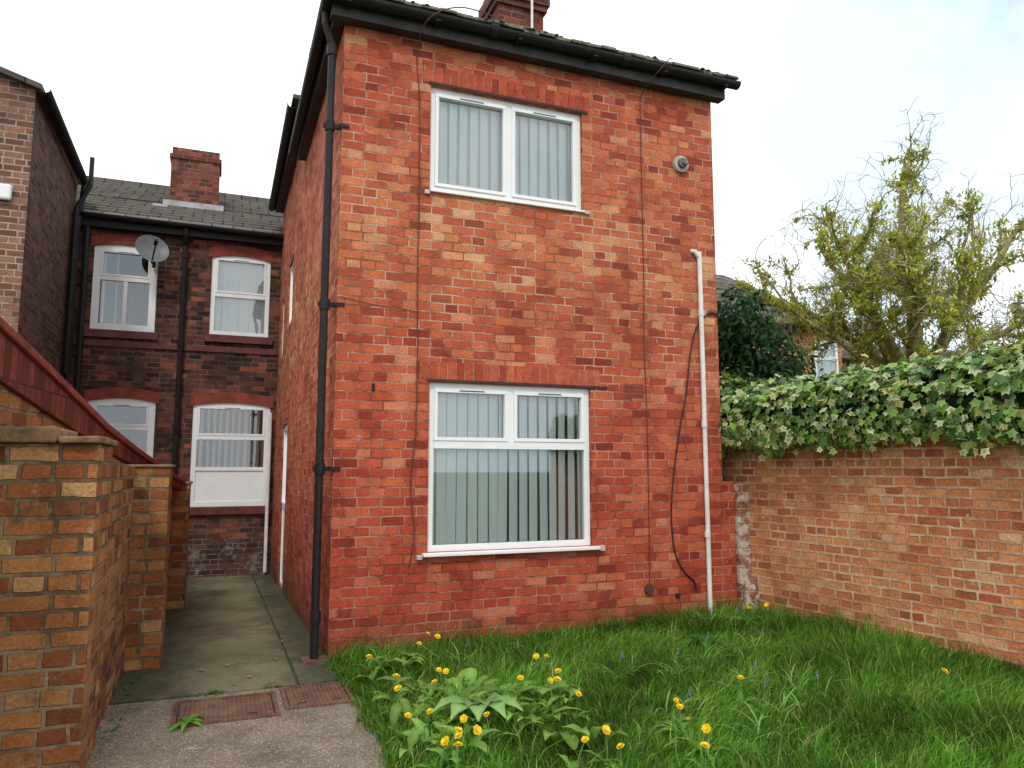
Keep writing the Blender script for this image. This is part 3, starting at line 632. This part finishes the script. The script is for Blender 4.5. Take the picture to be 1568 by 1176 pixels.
# ------------------------------------------------------------------ vegetation
LM=leafmat('leaf',.5,.45,.3); LG=leafmat('glossy_leaf',.35,.2,.5); GM=leafmat('grass_blade',.5,.45,.2)
IVY=[(0,0)]+[(r*math.cos(math.radians(a)),r*math.sin(math.radians(a))) for a,r in ((90,1),(62,.55),(38,.86),(5,.48),(-35,.66),(-90,.28),(-145,.66),(175,.48),(142,.86),(118,.55))]
OV=[(0,0)]+[(.42*math.cos(t)*(1),math.sin(t)) for t in [math.pi/2-k*math.pi/3 for k in range(6)]]
def unit(a): return a/np.maximum(1e-9,np.linalg.norm(a,axis=1,keepdims=True))
def leaves(name,P,Nn,S,shape,colc,colo,mat,parent=None,up=None,fold=.18,updir=-1):
    P=np.asarray(P);Nn=unit(np.asarray(Nn));n=len(P)
    g=rng.normal(size=(n,3))*.5; g[:,2]+=updir*1.0
    B=unit(g-Nn*np.sum(g*Nn,1,keepdims=True)); T=np.cross(B,Nn)
    k=len(shape); sh=np.array(shape)
    V=(P[:,None,:]+S[:,None,None]*(sh[None,:,0,None]*T[:,None,:]+sh[None,:,1,None]*B[:,None,:]-(fold*(np.abs(sh[:,0])+.3*sh[:,1]**2))[None,:,None]*Nn[:,None,:])).reshape(-1,3)
    tri=np.array([(0,i,i+1 if i+1<k else 1) for i in range(1,k)])
    F=(np.arange(n)[:,None,None]*k+tri[None]).reshape(-1,3)
    C=np.repeat(colo[:,None,:],k,1); C[:,0,:]=colc
    return mesh_np(name,V,F,C.reshape(-1,3),mat,parent)
def nz(x,y,z): return mnoise.noise((x,y,z))
P=[];Q=[];S=[];CC=[];CO=[]
iv=empty('ivy')
def ilum(y,th): return 1+.45*nz(y*1.6,math.cos(th)*1.5,3)+.28*nz(y*5,math.cos(th)*4,9)
for i in range(15000):
    y=random.uniform(-6.2,.75); th=random.uniform(-.6,3.9)
    lum=ilum(y,th)
    a=.36*lum;b=.36*lum
    dep=.72+.33*random.random()**.6
    if random.random()<.05: dep+=random.random()*.3
    x=wx(y)+.10+a*dep*math.cos(th); z=2.07+b*dep*math.sin(th)
    if th>3.0: z-=random.random()*(.10+.18*max(0,nz(y*3.1,2,7)+.2))
    if y>.25: x-=.06
    P.append((x,y,z)); nn=Vector((math.cos(th)/a,nz(y*3,x*3,1)*1.2,math.sin(th)/b*1.0+.6)).normalized()
    Q.append((nn.x+random.gauss(0,.42),nn.y+random.gauss(0,.42)-.15,nn.z+random.gauss(0,.42)))
    S.append(random.uniform(.03,.068))
    t=random.random(); sh=.35+.65*min(1,(dep-.72)/.3)  # deeper leaves get darker colours, painting in the shade inside the ivy
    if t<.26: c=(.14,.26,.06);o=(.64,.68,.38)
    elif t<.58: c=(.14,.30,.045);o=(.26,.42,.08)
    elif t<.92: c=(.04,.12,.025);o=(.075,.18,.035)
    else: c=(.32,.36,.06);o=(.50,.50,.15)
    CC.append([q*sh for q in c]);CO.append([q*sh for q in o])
for i in range(3400):
    x=random.uniform(3.97,4.45); z=random.uniform(.9,2.3); y=.36+.15*nz(x*4,z*4,1)+random.random()*.1
    P.append((x,y,z));Q.append((random.gauss(-.3,.4),-1,random.gauss(.5,.4)));S.append(random.uniform(.03,.06))
    v=random.uniform(.5,1.5); c=(.05*v,.13*v,.03*v); CC.append(c);CO.append([q*1.5 for q in c])
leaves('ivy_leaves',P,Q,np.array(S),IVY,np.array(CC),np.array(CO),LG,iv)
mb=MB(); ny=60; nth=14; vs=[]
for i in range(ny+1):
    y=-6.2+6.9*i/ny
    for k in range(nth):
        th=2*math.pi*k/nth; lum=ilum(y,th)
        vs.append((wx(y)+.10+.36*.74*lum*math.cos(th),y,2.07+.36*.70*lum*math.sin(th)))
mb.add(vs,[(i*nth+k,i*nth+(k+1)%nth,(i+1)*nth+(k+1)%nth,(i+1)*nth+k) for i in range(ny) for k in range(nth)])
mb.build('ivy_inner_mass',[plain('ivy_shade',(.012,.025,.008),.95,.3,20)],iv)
mb=MB()
for i in range(40):
    y=random.uniform(-5,.2); x=wx(y)-.02; z=1.8
    pts=[(x-.02,y,z+.05)]
    for k in range(random.randint(3,7)): pts.append((x-.012-random.random()*.01,pts[-1][1]+random.gauss(0,.03),pts[-1][2]-random.uniform(.02,.05)))
    mb.tube(pts,.004,4)
mb.build('ivy_stems',[plain('stem',(.12,.08,.05),.9)],iv)
# evergreen bush
P=[];Q=[];S=[];CC=[]
eb=empty('evergreen_bush'); blobs=[]
for i in range(70):
    z=random.uniform(.7,3.62); r=.72*math.sqrt(max(.12,1-((z-2.0)/2.05)**2)); an=random.uniform(0,6.28); rr=r*random.random()**.5
    blobs.append((5.28+rr*math.cos(an),1.35+rr*math.sin(an),z,random.uniform(.22,.40)))
for (bx,by,bz,br) in blobs:
    for k in range(250):
        d=unit(rng.normal(size=(1,3)))[0]; q=br*(random.uniform(.70,1.22))
        P.append((bx+d[0]*q,by+d[1]*q,bz+d[2]*q)); Q.append(d+rng.normal(size=3)*.5+np.array([0,0,.4])); S.append(random.uniform(.03,.06))
        v=random.uniform(.4,1.8); CC.append((.022*v,.062*v,.016*v))
leaves('leaves',P,Q,np.array(S),OV,np.array(CC),np.array(CC)*1.2,LM,eb)
mb=MB()
for i in range(7):
    an=i*.9; mb.tube([(5.28,1.35,0),(5.28+.2*math.cos(an),1.35+.2*math.sin(an),1.2),(5.28+.5*math.cos(an),1.35+.5*math.sin(an),2.4)],[.06,.04,.01],6)
mb.build('stems',[plain('bark_dark',(.05,.04,.03),.9)],eb)
# willow tree
random.seed(21)
tr=empty('willow_tree'); tb=MB(); tw=MB(); LP=[];LN=[];LS=[];LC=[]
R=Vector((.931,-.365,0)); Fw=Vector((.365,.931,0)); Z=Vector((0,0,1)); base=Vector((10.45,3.15,0))
def rv(): return Vector((random.gauss(0,1),random.gauss(0,1),random.gauss(0,1))).normalized()
def leafclump(p,n,r):
    br=random.uniform(.6,1.25)
    for _ in range(n):
        q=p+rv()*r*random.random()**.6; LP.append(tuple(q)); LN.append(tuple(rv()+Z*.6)); LS.append(random.uniform(.022,.052))
        v=br*random.uniform(.65,1.25); t=random.random(); LC.append((.50*v,.54*v,.055*v) if t<.7 else (.60*v,.54*v,.10*v) if t<.87 else (.20*v,.30*v,.033*v))
def branch(p,d,L,r,lev):
    n=max(6,int(L/.075)) if lev>=2 else max(8,int(L/.14)); step=L/n; pts=[p.copy()]; rad=[r]
    ax=rv(); curl={0:.08,1:.16,2:.36,3:.62,4:.80}[lev]; ph=random.random()*6; dirs=[]; d0=d.copy()
    up={0:0,1:.02,2:.04,3:.02,4:-.03}[lev]
    for i in range(n):
        t=(i+1)/n
        d=(d+ax*curl*math.sin(ph+i*(.8 if lev>=2 else .6))*.9+rv()*curl*.3+Z*up+(d0*.10 if lev<=2 else Vector())).normalized()
        if i%4==3: ax=(ax+rv()*.8).normalized()
        p=p+d*step; pts.append(p.copy()); rad.append(r*(1-.74*t)); dirs.append(d.copy())
    (tb if lev<=2 else tw).tube(pts,rad,{0:10,1:8,2:5,3:3,4:3}[lev],cap=False)
    if lev in (1,2):
        for q,rr in zip(pts[1:],rad[1:]):
            if random.random()<(.60 if lev==1 else .46): leafclump(q,random.randint(16,38),random.uniform(.08,.22)+rr)
    if lev==3:
        for q in pts[1:6]:
            if random.random()<.26: leafclump(q,random.randint(5,16),random.uniform(.05,.12))
    if lev<4:
        nc={0:0,1:10,2:5,3:3}[lev]
        for k in range(nc):
            i=random.randint(int(n*(.30 if lev==1 else .2)),n-1)
            dd=(dirs[i]*.75+rv()*1.0+Z*.2).normalized()
            ln={1:random.uniform(.7,1.35),2:random.uniform(.5,1.05),3:random.uniform(.3,.65)}[lev]
            branch(pts[i+1],dd,ln,{1:.030,2:.011,3:.0065}[lev]*random.uniform(.8,1.2),lev+1)
    return pts,dirs
tpts=[base,base+Vector((.05,0,1)),base+Vector((-.05,.02,2)),base+Vector((.02,0,2.6)),base+Vector((0,0,3.0))]
tb.tube(spl(tpts,5),[.30-.004*i for i in range(21)],12)
fork=base+Vector((0,0,2.95))
for (a,b,c,L,r) in ((-1.8,1.0,.1,2.5,.12),(-1.3,1.5,-.5,2.9,.11),(-.8,1.7,.5,3.3,.12),(-.15,1.7,-.3,3.5,.13),(.5,1.6,.6,3.5,.12),(1.1,1.5,-.4,3.5,.12),(1.7,1.1,.2,3.1,.11),(2.0,.6,-.3,2.6,.08),(-.6,1.2,-1.2,2.6,.09),(.7,1.3,1.5,2.8,.09),(-1.4,1.2,1.1,2.6,.09),(.2,1.2,-1.4,2.6,.08)):
    d=(R*a+Z*b+Fw*c).normalized(); branch(fork+rv()*.05,d,L,r,1)
BK=plain('willow_bark',(.40,.32,.16),.9,.3,10,col2=(.18,.15,.06),bumpd=.02); TW=plain('twig_bark',(.40,.34,.22),.85,.2,6)
tb.build('trunk_and_limbs',[BK],tr,smooth=True); tw.build('twigs',[TW],tr)
leaves('leaves',LP,LN,np.array(LS),OV,np.array(LC),np.array(LC),LM,tr)
# ---- grass
def edge(y): return .03+.05*mnoise.noise((0,y*2.3,1))+.02*mnoise.noise((3,y*9,1))
def grass(name,n,x0,x1,y0,y1,hlo,hhi,w,lean=.5):
    X=rng.uniform(x0,x1,n);Y=rng.uniform(y0,y1,n)
    lim=np.array([edge(v) for v in np.linspace(-7,0,200)]); el=np.interp(Y,np.linspace(-7,0,200),lim)
    ok=(X>el-.03+rng.normal(0,.018,n))&(X<4.22-.126*Y-.01)&(Y<-.01); X=X[ok];Y=Y[ok];n=len(X)
    pf=(np.sin(X*2.1+1.3*np.sin(Y*1.7))+np.sin(Y*2.9+1.1*np.sin(X*2.3+1))+.6*np.sin(X*7.1+Y*5.3)+.6*np.sin(X*-5.3+Y*8.7+2))/3.2
    pg=(np.sin(X*3.3+2*np.sin(Y*2.1+1))+np.sin(Y*4.1+1.7*np.sin(X*1.9)))/2
    ph=(np.sin(X*11+3*np.sin(Y*6.1))+np.sin(Y*13.1+2.7*np.sin(X*7.9)))/2
    H=rng.uniform(hlo,hhi,n)*(1+.5*pf+.25*ph); H*=1+.6*np.exp(-np.abs(Y)/.12)+.5*np.exp(-np.abs(4.22-.126*Y-X)/.12)
    Zb=gz(X,Y)-.01; a=rng.uniform(0,2*np.pi,n); W=w*rng.uniform(.6,1.4,n)
    dx,dy=np.cos(a),np.sin(a); la=a+np.pi/2+rng.normal(0,.5,n)+0.0
    ln=lean*rng.random(n)*H; lx=np.cos(la)*ln+.4*H*pg+.2*H*ph; ly=np.sin(la)*ln-.15*H+.3*H*pf
    V=np.zeros((n,5,3)); 
    V[:,0]=np.stack([X-dx*W,Y-dy*W,Zb],1);V[:,1]=np.stack([X+dx*W,Y+dy*W,Zb],1)
    V[:,2]=np.stack([X-dx*W*.8+lx*.35,Y-dy*W*.8+ly*.35,Zb+H*.58],1);V[:,3]=np.stack([X+dx*W*.8+lx*.35,Y+dy*W*.8+ly*.35,Zb+H*.58],1)
    V[:,4]=np.stack([X+lx*1.1,Y+ly*1.1,Zb+H*(1-.25*rng.random(n))],1)
    F=(np.arange(n)[:,None,None]*5+np.array([(0,1,2),(1,3,2),(2,3,4)])[None]).reshape(-1,3)
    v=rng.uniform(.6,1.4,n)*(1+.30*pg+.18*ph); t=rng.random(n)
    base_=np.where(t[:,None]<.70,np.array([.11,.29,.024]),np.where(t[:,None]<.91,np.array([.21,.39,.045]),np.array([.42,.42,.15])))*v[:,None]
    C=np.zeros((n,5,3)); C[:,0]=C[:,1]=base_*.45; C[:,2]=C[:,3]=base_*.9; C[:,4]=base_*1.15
    return V.reshape(-1,3),F,C.reshape(-1,3)
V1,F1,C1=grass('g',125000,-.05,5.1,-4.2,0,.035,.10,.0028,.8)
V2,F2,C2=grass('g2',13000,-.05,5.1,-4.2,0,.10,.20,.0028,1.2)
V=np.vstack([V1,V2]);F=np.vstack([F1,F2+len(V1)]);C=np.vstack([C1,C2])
mesh_np('lawn_grass',V,F,C,GM)
class LB:
    def __init__(s): s.V=[];s.F=[];s.C=[]
    def leaf(s,p,az,L,W,rise,col,tooth=False,droop=.9,n=7):
        p=Vector(p); h=Vector((math.cos(az),math.sin(az),0)); sd=Vector((-h.y,h.x,0)); b=len(s.V)
        el=rise; q=p.copy()
        for i in range(n+1):
            t=i/n; w=W*math.sin(math.pi*min(.98,(.06+.94*t))**.8)*random.uniform(.85,1.1)
            if tooth and i%2: w*=.5
            s.V+= [tuple(q-sd*w+Vector((0,0,w*random.uniform(.15,.55)))),tuple(q),tuple(q+sd*w+Vector((0,0,w*random.uniform(.15,.55))))]
            m=.7+.5*t+(.1 if i%2 else 0); s.C+=[[c*m for c in col],[c*m*1.5 for c in col],[c*m for c in col]]
            el-=droop*1.6/n; q=q+(h*math.cos(el)+Vector((0,0,1))*math.sin(el))*(L/n)
        for i in range(n):
            o=b+i*3; s.F+=[(o,o+1,o+4,o+3),(o+1,o+2,o+5,o+4)]
lb=LB()
dl=[(.77,-.26),(.63,-.53),(.21,-.79),(.24,-1.34),(.22,-1.6),(.58,-1.42),(.52,-1.34),(1.37,-1.24),(1.28,-1.27),(1.0,-1.61),(1.32,-1.61),(1.11,-1.95),(1.16,-2.18),(1.2,-1.9),(.58,-2.28),(2.22,-2.37),(3.42,-2.87),(1.61,-2.54),(1.59,-2.64),(1.52,-2.84),(1.55,-2.94),(1.39,-3.15),(.8,-2.9),(1.01,-2.85),(1.02,-2.98),(.33,-2.45),(.42,-2.32),(.42,-2.51),(.28,-2.6),(.2,-2.58),(.26,-2.68),(.14,-2.07),(.29,-2.03),(.82,-.35),(.95,-1.75),(.47,-1.5),(3.9,-.6),(3.75,-.55)]
for (x,y) in dl:
    for k in range(random.randint(4,7)): 
        v=random.uniform(.8,1.4); lb.leaf((x,y,gzf(x,y)+.02),random.uniform(0,6.28),random.uniform(.12,.22),random.uniform(.014,.024),random.uniform(.6,1.2),(.12*v,.26*v,.035*v),True)
for (cx_,cy_,cnt) in ((.55,-1.70,26),(.85,-1.75,26),(.4,-1.25,12),(.5,-.5,14),(.62,-2.0,20),(.30,-2.35,14),(1.15,-1.75,16),(1.0,-2.5,10),(.7,-1.45,18),(.35,-1.8,14),(.9,-2.1,14)):
    for k in range(cnt):
        x=cx_+random.gauss(0,.10);y=cy_+random.gauss(0,.10); v=random.uniform(.7,1.4)
        lb.leaf((x,y,gzf(x,y)+.04),random.uniform(0,6.28),random.uniform(.12,.26),random.uniform(.024,.050),random.uniform(.7,1.4),(.19*v,.33*v,.065*v),random.random()<.3,.9)
for k in range(5): lb.leaf((.62,-1.95,.12),3.3+k*.55,.32,.08,.8,(.26,.42,.14),False,.8)
for k in range(6): lb.leaf((2.93,-1.0,.10),k*1.05,.24,.06,.8,(.05,.17,.025),False,.9)
mesh_np('broadleaf_weeds',lb.V,lb.F,np.array(lb.C),LM)
lb=LB()
for k in range(7): lb.leaf((-1.0,-1.25,.015),k*.9+random.random()*.4,random.uniform(.1,.2),.022,random.uniform(.15,.6),(.13,.30,.035),False,.6)
wp=[(-1.40,.05),(-1.42,-1.3),(-1.43,-.4),(-1.18,.7),(-.05,-.25),(-1.4,1.4),(-1.38,2.5),(-.5,-.62),(-1.35,-.9)]+[(-1.44+random.random()*.06,random.uniform(-1.9,3.4)) for _ in range(14)]+[(-.03-random.random()*.03,random.uniform(-.1,5)) for _ in range(8)]+[(random.uniform(-1.4,0),-.63) for _ in range(6)]
for (x,y) in wp:
    for k in range(8): lb.leaf((x+random.gauss(0,.03),y+random.gauss(0,.09 if y!=-.63 else .01),gzf(x,y)+.01),random.uniform(0,6.28),random.uniform(.02,.06),.007,random.uniform(.3,1.2),(.08,.17,.03),False,.8,5)
mesh_np('path_weeds',lb.V,lb.F,np.array(lb.C),LM)
lb=LB(); bl=[(2.45,-2.1),(2.2,-1.7),(2.75,-2.35),(2.35,-2.6),(1.9,-1.5),(2.6,-1.45),(.9,-.7),(1.5,-.6),(3.2,-1.3),(2.0,-2.85),(3.6,-.5),(3.45,-.3),(.35,-.4),(1.8,-2.3)]
for (x,y) in bl:
    for k in range(13): lb.leaf((x+random.gauss(0,.06),y+random.gauss(0,.06),gzf(x,y)),random.uniform(0,6.28),random.uniform(.16,.28),.0055,random.uniform(.9,1.4),(.20,.38,.10),False,.8)
mesh_np('bluebell_leaves',lb.V,lb.F,np.array(lb.C),GM)
dm=plain('dandelion_yellow',(.90,.68,.015),.6,.12,60,col2=(.80,.50,.01)); sm=plain('flower_stem',(.22,.34,.10),.6); bm=plain('bluebell_blue',(.17,.19,.50),.6)
mb=MB()
for (x,y) in dl:
    h=random.uniform(.15,.21); z0=gzf(x,y); dx=random.gauss(0,.02);dy=random.gauss(-.02,.02)
    top=Vector((x+dx,y+dy,z0+h)); mb.tube([(x,y,z0),(x+dx*.4,y+dy*.4,z0+h*.6),top],.0022,5,1)
    nrm=Vector((random.gauss(-.1,.35),random.gauss(-.4,.35),1)).normalized(); a=nrm.orthogonal().normalized(); b=nrm.cross(a); r0=random.uniform(.019,.028)
    for lay,(rr,hh) in enumerate(((1,.003),(.78,.009),(.5,.013))):
        n=18
        for k in range(n):
            an=2*math.pi*(k+lay*.4)/n; r=r0*rr*random.uniform(.82,1.1); w=.0032
            d=a*math.cos(an)+b*math.sin(an); s=a*-math.sin(an)+b*math.cos(an)
            mb.add([top+d*r*.1+s*w*.4,top+d*r*.1-s*w*.4,top+d*r-s*w+nrm*hh,top+d*r+s*w+nrm*hh],[(0,1,2,3)],0)
mb.build('dandelions',[dm,sm])
mb=MB()
for (x,y) in bl:
    if random.random()<.1: continue
    xx=x+random.gauss(0,.04);yy=y+random.gauss(0,.04);z0=gzf(xx,yy);h=random.uniform(.17,.24)
    pts=[Vector((xx,yy,z0)),Vector((xx+.01,yy,z0+h*.7)),Vector((xx+.03,yy-.01,z0+h))]; mb.tube(pts,.0015,4,1)
    for k in range(4):
        t=.65+.09*k; p=pts[1].lerp(pts[2],(t-.6)*2.2)+rv()*.008; mb.tube([p,p+Vector((.005,-.003,-.011))],[.002,.0055],5,0)
mb.build('bluebells',[bm,sm])
# ------------------------------------------------------------------ light, sky, camera
w=D.worlds.new('World'); scene.world=w; w.use_nodes=True; nt=w.node_tree
for n_ in list(nt.nodes): nt.nodes.remove(n_)
out=nt.nodes.new('ShaderNodeOutputWorld'); bgn=nt.nodes.new('ShaderNodeBackground'); nt.links.new(bgn.outputs[0],out.inputs[0])
sky=nt.nodes.new('ShaderNodeTexSky'); sky.sky_type='NISHITA'; sky.sun_disc=False
sun_dir=Vector((-.45,-1.0,1.15)).normalized(); elev=math.asin(sun_dir.z); az=math.atan2(sun_dir.x,sun_dir.y)
sky.sun_elevation=elev; sky.sun_rotation=az
tc=nt.nodes.new('ShaderNodeTexCoord')
f=noise(nt,tc.outputs['Generated'],3.2,5,.55); fr=ramp(nt,f,((.34,.60),(.48,1.)))
clouds=ramp(nt,noise(nt,tc.outputs['Generated'],2.1,4,.5),((.40,(.62,.74,.84)),(.54,(1,1,1))))
cl=mix(nt,1,clouds,(10.4,10.5,10.6),'MULTIPLY')
c=mix(nt,fr,sky.outputs[0],cl); nt.links.new(c,bgn.inputs[0]); bgn.inputs[1].default_value=.15
sl=D.lights.new('sun','SUN'); sl.energy=1.5; sl.angle=math.radians(10); sl.color=(1,.95,.87)
so=D.objects.new('sun',sl); link(so); so.rotation_euler=sun_dir.to_track_quat('Z','Y').to_euler()
cam=D.cameras.new('camera'); co=D.objects.new('camera',cam); link(co); scene.camera=co
cam.sensor_width=36; cam.lens=26.2; cam.clip_end=1000; cam.clip_start=.05
co.location=(-.892,-6.374,1.55); co.rotation_euler=(math.radians(96.5),0,math.radians(-21.4))
scene.view_settings.view_transform='Standard'; scene.view_settings.look='None'; scene.view_settings.exposure=0
